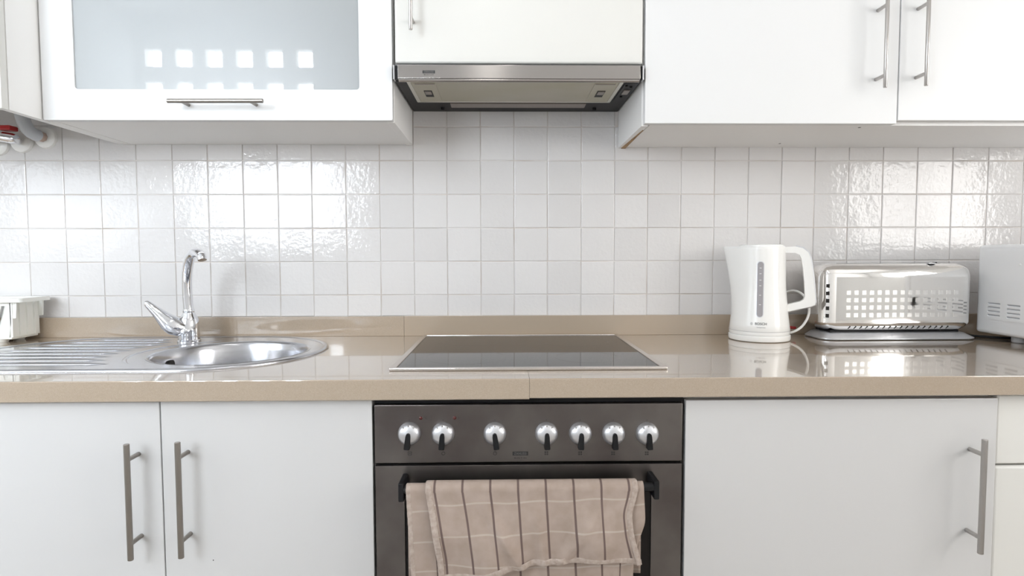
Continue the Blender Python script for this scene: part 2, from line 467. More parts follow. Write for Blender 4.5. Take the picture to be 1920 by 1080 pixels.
cu = base_unit('white base cabinet with two doors and long bar handles under the sink', -1.0865, -0.2835)
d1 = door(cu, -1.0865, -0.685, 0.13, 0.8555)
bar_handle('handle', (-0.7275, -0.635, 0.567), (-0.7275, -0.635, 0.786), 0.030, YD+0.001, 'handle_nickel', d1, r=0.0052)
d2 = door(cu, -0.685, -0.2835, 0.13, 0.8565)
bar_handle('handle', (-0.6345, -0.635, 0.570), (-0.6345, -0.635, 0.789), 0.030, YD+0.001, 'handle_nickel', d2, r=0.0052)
mk('scuff_mark', lathe(B(), [(0.0012, 0), (0.0012, 0.0004)], (-0.593, YD-0.0002, 0.547), 10, 'Y'), 'print_black', d2)
cr = base_unit('white base cabinet with one wide door right of the oven', 0.3155, 0.9275)
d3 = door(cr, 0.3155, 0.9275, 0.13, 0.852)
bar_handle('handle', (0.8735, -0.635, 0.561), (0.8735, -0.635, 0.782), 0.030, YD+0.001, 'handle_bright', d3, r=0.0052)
dr = base_unit('cream white drawer unit at the right end under the worktop', 0.9295, 1.5295)
mk('drawer_front', bx(0.9305, 1.5285, -0.594, -0.575, 0.719, 0.857, bev=0.004, seg=3), 'lacquer_cream', dr)
mk('drawer_front', bx(0.9305, 1.5285, -0.594, -0.575, 0.425, 0.7155, bev=0.006, seg=3), 'lacquer_cream', dr)
mk('drawer_front', bx(0.9305, 1.5285, -0.594, -0.575, 0.13, 0.4215, bev=0.006, seg=3), 'lacquer_cream', dr)
cl = base_unit('white base cabinet left of the sink cabinet', XL+0.002, -1.088)
for k in range(3):
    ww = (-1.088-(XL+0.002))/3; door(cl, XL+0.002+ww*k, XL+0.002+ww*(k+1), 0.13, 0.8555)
cz = base_unit('white base cabinet right of the cream drawer unit', 1.531, XR-0.002)
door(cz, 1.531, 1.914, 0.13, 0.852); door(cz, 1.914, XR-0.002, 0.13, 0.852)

# ------------------------------------------------------------------ wall cabinets
YU = -0.304
# left: flap door with frosted glass
ul = empty('wall_cabinet', (-0.70, -0.15, 1.449), 'white wall cabinet with frosted glass flap door above the sink', 'cabinet')
U0, U1 = -1.107, -0.2915
bm = B()
box(bm, U0+.001, U0+.018, -0.283, -0.0015, 1.4505, 2.05); box(bm, U0+.018, U1-.018, -0.283, -0.0015, 1.4515, 1.4695)
box(bm, U0+.018, U1-.018, -0.283, -0.0015, 2.032, 2.05); box(bm, U0+.018, U1-.018, -0.012, -0.006, 1.4695, 2.032)
mk('carcass', bm, 'melamine', ul, smooth=False)
mk('side_panel', bx(U1-.0175, U1, -0.283, -0.0015, 1.4495, 2.05, bev=0.0008), 'melamine', ul)
mk('shelf', bx(U0+.019, U1-.019, -0.26, -0.0125, 1.745, 1.763), 'melamine', ul)
GX0, GX1, GZ0, GZ1 = -1.030, -0.3695, 1.5215, 1.80
bm = B()
prism(bm, rrect(U0+.0015, U1-.001, 1.4505, 1.872, 0.004, 3), [rrect(GX0, GX1, GZ0, GZ1, 0.008, 6)], XZ, YU, YU+0.0205)
eds = [e for e in bm.edges if all(abs(v.co.y-YU) < 1e-6 for v in e.verts) and len(e.link_faces) == 2 and abs(e.link_faces[0].normal.dot(e.link_faces[1].normal)) < 0.5]
fd = mk('flap_door', bm, 'lacquer_upper', ul, ang=0.5)
bv = fd.modifiers.new('soft_edges', 'BEVEL'); bv.width = 0.0035; bv.segments = 3; bv.limit_method = 'ANGLE'; bv.angle_limit = 0.9; bv.harden_normals = True
mk('glass_pane', bx(GX0-.006, GX1+.006, YU+0.0035, YU+0.0075, GZ0-.006, GZ1+.006), 'frosted_glass', fd)
bar_handle('handle', (-0.798, -0.339, 1.4855), (-0.581, -0.339, 1.4862), 0.03, YU+0.0005, 'handle_nickel', fd, r=0.005)

# centre: cabinet over the hood
um = empty('wall_cabinet', (0.006, -0.15, 1.578), 'white wall cabinet with one door directly above the cooker hood', 'cabinet')
carcass(um, -0.2895, 0.3005, 1.578, 2.05, yf=-0.283, yb=-0.0015)
dm = mk('door', bx(-0.2855, 0.2985, YU, YU+0.019, 1.5835, 2.05, bev=0.005, seg=3), 'lacquer_cream', um)
bar_handle('handle', (-0.2425, -0.339, 1.647), (-0.2425, -0.339, 1.866), 0.03, YU+0.0005, 'handle_bright', dm, r=0.0045)

# right: double-door cabinet
R0, R1 = 0.3015, 1.5195
ur = empty('wall_cabinet', (0.91, -0.15, 1.443), 'wide white wall cabinet with two handled doors right of the hood', 'cabinet')
bm = B()
box(bm, R1-.018, R1, -0.283, -0.0015, 1.4455, 2.05)
box(bm, R0+.018, R1-.018, -0.283, -0.0015, 2.032, 2.05); box(bm, R0+.018, R1-.018, -0.012, -0.006, 1.4635, 2.032)
mk('carcass', bm, 'melamine', ur, smooth=False)
mk('bottom_panel', bx(R0+.0205, R1-.018, -0.283, -0.0015, 1.4448, 1.4635), 'melamine', ur)
sp = mk('side_panel', bx(R0, R0+.016, -0.283, -0.0015, 1.4425, 2.05), 'melamine', ur)
# raw brown edge showing in the joint, wider towards the wall
bm = B()
q = [(R0+.0128, -0.24, 1.4423), (R0+.0158, -0.24, 1.4423), (R0+.0205, -0.003, 1.4405), (R0+.0085, -0.003, 1.4405)]
va = [bm.verts.new(p) for p in q]; vb = [bm.verts.new((p[0], p[1], 1.452)) for p in q]
bm.faces.new(va); bm.faces.new(vb)
for i in range(4): bm.faces.new((va[i], va[(i+1) % 4], vb[(i+1) % 4], vb[i]))
mk('raw_edge', bm, 'chipboard_edge', sp)
da = mk('door', bx(R0+.003, 0.9098, YU, YU+0.019, 1.4445, 2.05, bev=0.0012), 'lacquer_upper', ur)
bar_handle('handle', (0.8565, -0.339, 1.5195), (0.8565, -0.339, 1.738), 0.029, YU+0.0005, 'handle_bright', da, r=0.0043)
db = mk('door', bx(0.9128, R1-.001, YU, YU+0.019, 1.4525, 2.05, bev=0.0012), 'lacquer_upper', ur)
bar_handle('handle', (0.953, -0.339, 1.5240), (0.953, -0.339, 1.742), 0.029, YU+0.0005, 'handle_bright', db, r=0.0043)
for xx, yy in ((0.846, -0.262), (0.745, -0.06)):
    mk('screw_cap', lathe(B(), [(0.0035, 0), (0.003, -0.0008)], (xx, yy, 1.4449), 12), 'print_steel', ur)

# far left: open-bottomed boiler cabinet
bo = empty('boiler_cabinet', (-1.41, -0.2, 1.4505), 'deep white boiler cupboard with open underside at upper left corner', 'cabinet')
bm = B()
box(bm, -1.1265, -1.1095, -0.392, -0.0015, 1.4515, 2.30); box(bm, -1.70, -1.683, -0.392, -0.0015, 1.4515, 2.30); box(bm, -1.683, -1.1265, -0.392, -0.0015, 2.283, 2.30)
mk('carcass', bm, 'melamine', bo, smooth=False)
mk('door', bx(-1.70, -1.1105, -0.411, -0.393, 1.4505, 2.30, bev=0.0015), 'lacquer_cream', bo)
mk('boiler_body', bx(-1.62, -1.20, -0.34, -0.05, 1.66, 2.25, bev=0.02), 'white_appliance', bo)

# ------------------------------------------------------------------ boiler pipes
def rosette(parent, x, z, r=0.031):
    return mk('rosette', lathe(B(), [(r, 0.0), (r, -0.002), (r*.93, -0.008), (r*.6, -0.013), (r*.3, -0.014)], (x, 0.0, z), 32, 'Y'), 'white_plastic', parent)
p1 = empty('boiler_pipe', (-1.331, -0.03, 1.47), 'grey curved boiler pipe ending in the rightmost white wall rosette', 'pipe')
rosette(p1, -1.331, 1.470)
mk('pipe', tube(B(), [(-1.350, -0.066, 1.655), (-1.349, -0.066, 1.57), (-1.347, -0.066, 1.54), (-1.344, -0.066, 1.515), (-1.339, -0.065, 1.495), (-1.334, -0.061, 1.481), (-1.331, -0.053, 1.4735), (-1.3305, -0.043, 1.471), (-1.331, -0.034, 1.470)], 0.0165, 20), 'pipe_grey', p1)
mk('compression_nut', tube(B(), [(-1.331, -0.036, 1.470), (-1.331, -0.026, 1.470), (-1.331, -0.012, 1.470)], [0.0135, 0.0145, 0.0135], 8), 'copper', p1)
p2 = empty('gas_valve', (-1.39, -0.05, 1.46), 'chrome boiler valve with red lever below the cupboard at left edge', 'valve')
rosette(p2, -1.398, 1.458)
mk('valve_body', tube(B(), [(-1.452, -0.066, 1.462), (-1.425, -0.066, 1.461), (-1.404, -0.066, 1.460), (-1.402, -0.066, 1.460), (-1.372, -0.066, 1.455), (-1.362, -0.066, 1.454)], [0.011, 0.011, 0.011, 0.0145, 0.0145, 0.012], 10), 'chrome', p2)
mk('valve_stub', tube(B(), [(-1.396, -0.062, 1.458), (-1.398, -0.04, 1.458), (-1.398, -0.012, 1.458)], 0.010, 12), 'chrome', p2)
mk('lever', bx(-1.400, -1.366, -0.082, -0.052, 1.4755, 1.4885, bev=0.003), 'red_plastic', p2)
p3 = empty('water_pipe', (-1.458, -0.03, 1.44), 'white wall rosette with short grey pipe at the left picture edge', 'pipe')
rosette(p3, -1.463, 1.449, 0.029)
mk('pipe', tube(B(), [(-1.463, -0.013, 1.449), (-1.463, -0.045, 1.450), (-1.470, -0.058, 1.456), (-1.480, -0.060, 1.475), (-1.482, -0.060, 1.60)], 0.0095, 12), 'pipe_grey', p3)

# ------------------------------------------------------------------ cooker hood
hd = empty('cooker_hood', (0.005, -0.15, 1.54), 'slim stainless steel cooker hood with pale filter above the hob', 'cooker hood')
H0, H1 = -0.2885, 0.2995
bm = B()
box(bm, H0+.002, H1-.002, -0.296, -0.004, 1.5455, 1.5765)
mk('chassis', bm, 'dark_plastic', hd)
fp = mk('front_panel', bx(H0+.011, H1-.009, -0.3165, -0.30, 1.5445, 1.5760, bev=0.0012), 'steel_hood', hd)
mk('lower_lip', tube(B(), [(H0+.013, -0.3115, 1.5418), (H1-.011, -0.3115, 1.5418)], 0.0042, 14), 'steel_hood', hd)
for a, b in ((H0, H0+.0035), (H1-.0035, H1)):
    mk('end_trim', bx(a, b, -0.314, -0.296, 1.5435, 1.576), 'chrome', hd)
for a, b in ((H0+.0036, H0+.0108), (H1-.0088, H1-.0036)):
    mk('end_gap', bx(a, b, -0.311, -0.297, 1.5445, 1.5755), 'black_plastic', hd)
# filter plate with lighter rim and latch panels
FX0, FX1, FY0, FY1, FZ = -0.2565, 0.2515, -0.302, -0.122, 1.5445
fl = mk('filter_plate', bx(FX0, FX1, FY0, FY1, FZ-0.003, FZ+0.002, bev=0.0012), 'filter_metal', hd)
bm = B()
for a in ((FX0-.002, FX1+.002, FY1-.004, FY1+.001), (FX0-.003, FX0+.006, FY0, FY1), (FX1-.006, FX1+.003, FY0, FY1)):
    box(bm, a[0], a[1], a[2], a[3], FZ-0.0045, FZ+0.001, bev=0.0008)
mk('rim', bm, 'filter_rim', fl)
for s, xa in ((1, FX0+.012), (-1, FX1-.012-.052)):
    lp = mk('latch_panel', bx(xa, xa+.052, -0.290, -0.132, FZ-0.0042, FZ-0.002, bev=0.0008), 'filter_metal', fl)
    bm = B(); box(bm, xa+.016, xa+.036, -0.232, -0.178, FZ-0.0052, FZ-0.0040, bev=0.0004)
    mk('latch', bm, 'black_plastic', lp)
    mk('latch_tab', bx(xa+.018, xa+.034, -0.230, -0.204, FZ-0.0072, FZ-0.0050, bev=0.001), 'lamp_cover', lp)
    mk('edge_slot', bx(xa+.002, xa+.050, -0.2885, -0.2835, FZ-0.0050, FZ-0.0040), 'lamp_cover', lp)
mk('lamp_cover', bx(-0.175, 0.195, -0.098, -0.056, 1.5425, 1.5458, bev=0.0015), 'lamp_cover', hd)
for xx in (-0.20, 0.225):
    mk('foot_peg', lathe(B(), [(0.0055, 0), (0.005, -0.006), (0.003, -0.007)], (xx, -0.045, 1.5456), 14), 'black_plastic', hd)
cp = mk('control_strip', bx(0.262, 0.292, -0.285, -0.13, 1.5435, 1.5458, bev=0.0006), 'dark_plastic', hd)
mk('switch', bx(0.270, 0.285, -0.232, -0.196, 1.5405, 1.5437, bev=0.001), 'lamp_cover', cp)
for xx, yy in ((0.268, -0.268), (0.281, -0.258), (0.274, -0.172)):
    mk('button', lathe(B(), [(0.0035, 0), (0.0032, -0.003), (0.002, -0.0035)], (xx, yy, 1.5436), 12), 'black_plastic', cp)
mk('side_wing', bx(H0+.003, FX0-.004, -0.295, -0.12, 1.5440, 1.5457), 'dark_plastic', hd)
FYF = -0.3165
lg = mk('logo_plate', bx(-0.2195, -0.1905, FYF-.0004, FYF+.0002, 1.5560, 1.5625), 'print_black', fp, smooth=False)
mk('logo_text', text_bm('ZANUSSI', 0.0066, lambda u, v, w: (-0.205+u, FYF-.0005-w, 1.5592+v), 0.0001, sx=0.86), 'print_steel', lg)
mk('subtitle', text_bm('BUILT-IN', 0.0030, lambda u, v, w: (-0.205+u, FYF-.0003-w, 1.5525+v), 0.0001, sx=1.9), 'print_black', fp)

# ------------------------------------------------------------------ hob
hb = empty('ceramic_hob', (0.0175, -0.29, 0.9), 'black glass ceramic hob in thin steel frame set in the worktop', 'hob')
HX0, HX1, HY0, HY1 = -0.2625, 0.2975, -0.5425, -0.034
gl = mk('glass', bx(HX0+.004, HX1-.004, HY0+.004, HY1-.004, 0.9002, 0.9040, bev=0.0006), 'black_glass', hb)
for (cx, cy, r) in ((-0.12, -0.40, 0.09), (0.155, -0.41, 0.072), (-0.12, -0.165, 0.072), (0.155, -0.165, 0.09)):
    bm = B(); prism(bm, circle(cx, cy, r, 48), [circle(cx, cy, r-0.0016, 48)], XY, 0.90402, 0.90408)
    mk('cooking_zone', bm, 'zone_print', gl)
bm = B()
def fbar(a, bb, c, d):
    box(bm, a, bb, c, d, 0.9002, 0.9062, bev=0.0014, seg=2)
fbar(HX0, HX1, HY0, HY0+.011); fbar(HX0, HX1, HY1-.009, HY1); fbar(HX0, HX0+.012, HY0+.011, HY1-.009); fbar(HX1-.012, HX1, HY0+.011, HY1-.009)
mk('frame', bm, 'aluminium_frame', hb)

# ------------------------------------------------------------------ oven
ov = empty('built_in_oven', (0.0155, -0.3, 0.12), 'stainless steel built-in oven with seven knobs between white cabinets', 'oven')
O0, O1 = -0.2800, 0.3100
bm = B(); box(bm, -0.2815, 0.3140, -0.575, -0.03, 0.125, 0.8595)
mk('body', bm, 'niche_black', ov, smooth=False)
mk('vent_strip', bx(-0.2805, 0.3125, -0.592, -0.574, 0.8475, 0.8575, bev=0.001), 'black_plastic', ov)
mk('side_trim', bx(0.3108, 0.3150, -0.590, -0.574, 0.125, 0.858), 'niche_black', ov)
pn = mk('control_panel', bx(O0, O1, -0.602, -0.575, 0.7345, 0.8468, bev=0.0012), 'steel_oven', ov)
PY = -0.602
KN = [(-0.2135, 6), (-0.1495, 4), (-0.0505, -8), (0.0480, -1), (0.1130, 2), (0.1765, -2), (0.2415, -3)]
for i, (kx, tilt) in enumerate(KN):
    kz = 0.7925-0.0006*i
    k = mk('knob', lathe(B(), [(0.0217, 0.0), (0.0217, -0.004), (0.0210, -0.008), (0.0190, -0.012), (0.0155, -0.0152), (0.0105, -0.0172), (0.004, -0.0182), (0.0005, -0.0184)], (kx, PY, kz), 40, 'Y'), 'knob_silver', pn)
    # rim dimples near the top of the dome
    bm = B()
    for a in (-34, 0, 34):
        an = math.radians(90+a)
        lathe(bm, [(0.0015, 0), (0.0013, -0.0014), (0.0006, -0.002)], (kx+0.0168*math.cos(an), PY-0.0132, kz+0.0168*math.sin(an)), 8, 'Y')
    mk('dimples', bm, 'handle_bright', k)
    # black pointer fin
    bm = B()
    prof = [(-0.0046, 0.0), (-0.0055, -0.0225), (-0.0051, -0.0245), (0.0051, -0.0245), (0.0055, -0.0225), (0.0046, 0.0), (0.0036, 0.005), (0.0, 0.0068), (-0.0036, 0.005)]
    ca, sa = math.cos(math.radians(tilt)), math.sin(math.radians(tilt))
    rot = [(kx+u*ca+v*sa*1.0, kz-0.001-u*sa+v*ca) for u, v in prof]
    prism(bm, rot, [], XZ, PY-0.010, PY-0.0235)
    pt = mk('pointer', bm, 'black_plastic', k)
    bvm = pt.modifiers.new('soft_edges', 'BEVEL'); bvm.width = 0.0012; bvm.segments = 2; bvm.limit_method = 'ANGLE'; bvm.harden_normals = True
    # printed symbol under the knob
    bm = B(); sz = kz-0.0392; y0, y1 = PY-.00025, PY+.0003; t = 0.0010
    def fr(x0, x1, z0, z1):
        prism(bm, [(x0, z0), (x1, z0), (x1, z1), (x0, z1)], [[(x0+t, z0+t), (x1-t, z0+t), (x1-t, z1-t), (x0+t, z1-t)]], XZ, y0, y1)
    if i == 0:
        fr(kx-.0038, kx+.0038, sz-.0035, sz+.0035); box(bm, kx-.0022, kx+.0022, y0, y1, sz-.0005, sz+.0005)
    elif i == 1:
        prism(bm, circle(kx, sz, .0036, 20), [circle(kx, sz, .0026, 20)], XZ, y0, y1)
    elif i == 2:
        prism(bm, circle(kx, sz, .0038, 20), [circle(kx, sz, .0028, 20)], XZ, y0, y1)
        box(bm, kx-.0003, kx+.0003, y0, y1, sz, sz+.0028); box(bm, kx, kx+.002, y0, y1, sz-.0003, sz+.0003)
    else:
        on = i-3
        for q, (a, c) in enumerate(((-.0034, .0006), (.0006, .0006), (-.0034, -.0034), (.0006, -.0034))):
            if q == on: box(bm, kx+a, kx+a+.0028, y0, y1, sz+c, sz+c+.0028)
            else: fr(kx+a, kx+a+.0028, sz+c, sz+c+.0028)
    mk('symbol', bm, 'print_black', pn, smooth=False)
    mk('index_dot', lathe(B(), [(0.0008, 0), (0.0008, -0.0003)], (kx, PY, kz+0.0255), 8, 'Y'), 'print_black', pn)
for lx in (-0.1920, -0.1275):
    mk('indicator_lamp', lathe(B(), [(0.0034, 0.0002), (0.0034, -0.0004), (0.0022, -0.0014), (0.0004, -0.0018)], (lx, PY, 0.8215), 16, 'Y'), 'lamp_red', pn)
mk('lamp_symbol', text_bm('\u00b0C', 0.0062, lambda u, v, w: (-0.1825+u, PY-.0002-w, 0.8215+v), 0.0001), 'print_black', pn)
mk('lamp_symbol', text_bm('I', 0.0062, lambda u, v, w: (-0.1195+u, PY-.0002-w, 0.8215+v), 0.0001), 'print_black', pn)
lg = mk('logo_plate', bx(-0.0170, 0.0130, PY-.0004, PY+.0002, 0.7475, 0.7550), 'print_black', pn, smooth=False)
mk('logo_text', text_bm('ZANUSSI', 0.0072, lambda u, v, w: (-0.002+u, PY-.0005-w, 0.7512+v), 0.0001, sx=0.84), 'print_steel', lg)
mk('subtitle', text_bm('BUILT-IN', 0.0034, lambda u, v, w: (-0.002+u, PY-.0003-w, 0.7425+v), 0.0001, sx=1.8), 'print_black', pn)
# door: steel frame round a black window
W0, W1, WZT, WZB = -0.2240, 0.2510, 0.690, 0.30
bm = B()
prism(bm, [(O0, 0.14), (O1, 0.14), (O1, 0.7290), (O0, 0.7290)], [[(W0, WZB), (W1, WZB), (W1, WZT), (W0, WZT)]], XZ, -0.602, -0.575)
od = mk('door', bm, 'steel_oven', ov, ang=0.4)
bvm = od.modifiers.new('soft_edges', 'BEVEL'); bvm.width = 0.0010; bvm.segments = 2; bvm.limit_method = 'ANGLE'; bvm.harden_normals = True
mk('window_glass', bx(W0-.002, W1+.002, -0.5985, -0.590, WZB-.002, WZT+.002), 'black_glass', od)
bm = B()
tube(bm, [(-0.222, -0.646, 0.7015), (0.248, -0.646, 0.7015)], 0.0085, 16)
mk('handle', bm, 'black_plastic', od)
for xa in (-0.2275, 0.2425):
    mk('handle_bracket', bx(xa, xa+.0105, -0.655, -0.6015, 0.6800, 0.7150, bev=0.0025), 'black_plastic', od)

# ------------------------------------------------------------------ towel over the oven handle
tw = empty('kitchen_towel', (0.0, -0.646, 0.60), 'beige checked kitchen towel folded over the oven door handle', 'towel')
def lerp(a, b, t): return a+(b-a)*t
def poly_at(poly, t):
    n = len(poly)-1; f = min(max(t, 0), 1)*n; i = min(int(f), n-1)
    return lerp(poly[i][0], poly[i+1][0], f-i), lerp(poly[i][1], poly[i+1][1], f-i)
def edge_x(edge, z):
    for (x0, z0), (x1, z1) in zip(edge, edge[1:]):
        if z0 >= z >= z1: return lerp(x0, x1, (z0-z)/(z0-z1+1e-9))
    return edge[-1][0] if z < edge[-1][1] else edge[0][0]
BY, BZ, BR = -0.646, 0.7015, 0.0085
def smooth_edge(edge, z):
    """edge: (x, z) knots from top to bottom, blended smoothly"""
    ks = sorted(edge, key=lambda q: -q[1])
    if z >= ks[0][1]: return ks[0][0]
    if z <= ks[-1][1]: return ks[-1][0]
    num = den = 0.0
    for i in range(41):
        zz = z + 0.022*(i-20)/20
        w_ = math.exp(-((zz-z)/0.011)**2); num += w_*edge_x(ks, min(max(zz, ks[-1][1]), ks[0][1])); den += w_
    return num/den
def sm(a, b, t):
    t = min(max((t-a)/(b-a), 0), 1); return t*t*(3-2*t)
def drape(name, off, left, right, bottom, back_len, amp, uoff, wob):
    """cloth sheet: starts behind the bar, rolls over it, hangs in front to the given outline"""
    NU, NB, NA, NF = 84, 6, 10, 48
    bm = B(); uvl = bm.loops.layers.uv.new('UVMap')
    grid = []; uvs = {}
    R = BR+off
    xl0, xr0 = left[0][0], right[0][0]
    for j in range(NU+1):
        s = j/NU; col = []
        x0 = lerp(xl0, xr0, s)
        zb = sum(poly_at(bottom, s+0.02*q)[1] for q in (-2, -1, 0, 1, 2))/5
        for k in range(NB):
            z = BZ-back_len*(1-k/NB); col.append(((x0, BY+R+0.002*math.sin(x0*40), z), -back_len*(1-k/NB)))
        for k in range(NA+1):
            a = PI*k/NA
            col.append(((x0, BY+R*math.cos(a), BZ+R*math.sin(a)), R*a))
        for k in range(1, NF+1):
            t = k/NF
            z = lerp(BZ, zb, t)
            dl, dr_ = smooth_edge(left, z)-xl0, smooth_edge(right, z)-xr0
            x = x0 + dl*(1-sm(0.0, 0.5, s)) + dr_*sm(0.80, 1.0, s) + 0.008*(BZ-z)/0.15*sm(0, .3, s)*(1-sm(.7, 1, s))
            d = (BZ-z); g = sm(0.0, 0.11, d)
            f1 = math.sin((x+0.55*d)*38+0.8*wob)          # broad diagonal folds
            f2 = math.sin((x-0.35*d)*61+2.1)
            f3 = math.sin(x*23-d*30*wob+0.4)
            fold = amp*g*(1.4+0.9*f1+0.45*f2+0.7*f3)
            crease = amp*2.0*g*(math.exp(-((x+0.085-d*0.62)/0.012)**2)+0.8*math.exp(-((x-0.165+d*0.75)/0.014)**2)+0.7*math.exp(-((x-0.02-d*0.15)/0.010)**2))
            y = BY-R-0.0045*sm(0, .09, d)-crease-max(0.0, fold)
            col.append(((x, y, z), PI*R+d*1.02))
        vs = []
        for (p, vlen) in col:
            v = bm.verts.new(p); uvs[v] = (x0+uoff, vlen+0.010*(s-0.5)+0.0015*math.sin(x0*60)*(1 if vlen > 0 else 0)); vs.append(v)
        grid.append(vs)
    for j in range(NU):
        for k in range(len(grid[0])-1):
            f = bm.faces.new((grid[j][k], grid[j+1][k], grid[j+1][k+1], grid[j][k+1]))
            for lp in f.loops: lp[uvl].uv = uvs[lp.vert]
    edges = {'l': [v.co.copy() for v in grid[0]], 'r': [v.co.copy() for v in grid[-1]], 'b': [g[-1].co.copy() for g in grid]}
    o = mk(name, bm, 'towel_cloth', tw, ang=1.5)
    sm_ = o.modifiers.new('thickness', 'SOLIDIFY'); sm_.thickness = 0.0014; sm_.offset = 0
    return o, edges
def hem(name, pts, parent, side, wd=0.0055, th=0.0010):
    """flat stitched ribbon following an edge of the cloth"""
    bm = B(); pts = [Vector(p) for p in pts]; side = Vector(side); n = len(pts); rings = []
    for i, p in enumerate(pts):
        d = (pts[min(i+1, n-1)]-pts[max(i-1, 0)]).normalized()
        s_ = (side-d*side.dot(d)).normalized(); nn = d.cross(s_)
        wv = wd*(1+0.05*math.sin(i*1.9)); tv = th*(1+0.15*math.sin(i*2.6))
        rings.append([bm.verts.new(p+s_*wv*math.cos(2*PI*k/10)+nn*tv*math.sin(2*PI*k/10)) for k in range(10)])
    for a, b in zip(rings, rings[1:]):
        for k in range(10): bm.faces.new((a[k], a[(k+1) % 10], b[(k+1) % 10], b[k]))
    bm.faces.new(rings[0]); bm.faces.new(rings[-1])
    return mk(name, bm, 'towel_hem', parent, ang=1.5)
# longer lower layer
lo, ed = drape('under_layer', 0.0016, [(-0.2125, 0.7015), (-0.207, 0.62), (-0.203, 0.53), (-0.198, 0.47)], [(0.2235, 0.7015), (0.2260, 0.64), (0.2150, 0.612), (0.205, 0.57), (0.200, 0.47)],
               [(-0.2, 0.485), (0.0, 0.475), (0.2, 0.49)], 0.17, 0.0012, 0.004, 0.4)
hem('hem', [p+Vector((0.004, -0.0008, 0)) for p in ed['l'][8:]], lo, (1, 0, 0), 0.0045)
# shorter upper layer with stitched hems
hi, ed = drape('top_layer', 0.0062, [(-0.1740, 0.7015), (-0.163, 0.645), (-0.153, 0.58), (-0.150, 0.535)], [(0.2095, 0.7015), (0.206, 0.685), (0.1965, 0.66), (0.2005, 0.62), (0.2165, 0.565)],
               [(-0.15, 0.540), (-0.10, 0.543), (-0.07, 0.549), (-0.045, 0.560), (-0.02, 0.568), (0.03, 0.5715), (0.08, 0.574), (0.13, 0.575), (0.175, 0.573), (0.2165, 0.5675)], 0.14, 0.0058, 0.0, 1.0)
hem('hem', [p+Vector((0.003, -0.0010, 0)) for p in ed['l'][8:]], hi, (1, 0, 0), 0.0058)
hem('hem', [p+Vector((-0.003, -0.0010, 0)) for p in ed['r'][8:]], hi, (1, 0, 0), 0.0050)
hem('hem', [p+Vector((0, -0.0010, 0.004)) for p in ed['b']], hi, (0, 0, 1), 0.0058)

# ------------------------------------------------------------------ sink
sk = empty('kitchen_sink', (-0.80, SINK_Y, 0.9), 'stainless steel inset sink with round bowl and ribbed drainer', 'sink')
BC, BRD = (-0.683, -0.303), 0.174
bowl_hole = circle(BC[0], BC[1], BRD, 64)
bm = B()
prism(bm, stadium(SINK_RAD-0.004), [bowl_hole], XY, 0.9020, 0.9032)
mk('deck', bm, 'steel_sink', sk, ang=0.4)
pts = stadium(SINK_RAD-0.004, 48)
bm = B()
ring = []
prof = [(0.006, 0.9002), (0.0058, 0.9022), (0.004, 0.9044), (0.001, 0.9056), (-0.0035, 0.9052), (-0.008, 0.9034)]
for off, z in prof:
    ring.append([bm.verts.new((p[0], p[1], z)) for p in stadium(SINK_RAD-0.004+off, 48)])
for a, b in zip(ring, ring[1:]):
    for k in range(len(a)): bm.faces.new((a[k], a[(k+1) % len(a)], b[(k+1) % len(a)], b[k]))
mk('rim', bm, 'steel_sink', sk, ang=1.2)
bp_ = [(BRD+0.004, 0.9036), (BRD+0.001, 0.9036), (BRD-0.003, 0.9020), (BRD-0.006, 0.897), (BRD-0.010, 0.88), (BRD-0.014, 0.82), (BRD-0.020, 0.785), (BRD-0.034, 0.768), (BRD-0.06, 0.762), (0.045, 0.758), (0.043, 0.755)]
bw = mk('bowl', lathe(B(), bp_, (BC[0], BC[1], 0), 64, closed=False), 'steel_sink', sk, ang=1.2)
mk('drain', lathe(B(), [(0.043, 0.7555), (0.03, 0.754), (0.005, 0.7535)], (BC[0], BC[1], 0), 32), 'chrome', bw)
an = math.radians(172)
ox, oy = BC[0]+(BRD-0.0125)*math.cos(an), BC[1]+(BRD-0.0125)*math.sin(an)
mk('overflow', tube(B(), [(ox-.002, oy, 0.869), (ox+.0035, oy-.0005, 0.869)], 0.011, 20), 'niche_black', bw)
ri = 0
for i in range(9):
    y = -0.092-0.046*i
    dx = math.sqrt(max(0.0, (SINK_RAD-0.03)**2-(y-SINK_Y)**2))
    xa = SINK_L-dx+0.012
    db_ = math.sqrt(max(0, (BRD+0.055)**2-(y-BC[1])**2)) if abs(y-BC[1]) < BRD+0.055 else 0
    xb = BC[0]-db_-0.018 if db_ > 0 else -0.74
    xb = min(xb, -0.96+0.115*max(0, (-y-0.05))/0.2)
    if xb-xa < 0.05: continue
    bm = B()
    n = 14
    tube(bm, [(lerp(xa, xb, k/n), y, 0.9022) for k in range(n+1)], [0.0075*min(1, 0.15+6*min(k/n, 1-k/n)) for k in range(n+1)], 10, squash=0.62)
    mk('drainer_rib', bm, 'steel_sink', sk, ang=1.2)
# raised edge between drainer and bowl
bm = B()
arc = [(BC[0]+(BRD+0.042)*math.cos(math.radians(a)), BC[1]+(BRD+0.042)*math.sin(math.radians(a)), 0.9025) for a in range(118, 236, 6)]
tube(bm, arc, [0.005*min(1, 0.2+5*min(k/(len(arc)-1), 1-k/(len(arc)-1))) for k in range(len(arc))], 8, squash=0.5)
mk('bowl_ridge', bm, 'steel_sink', sk, ang=1.2)

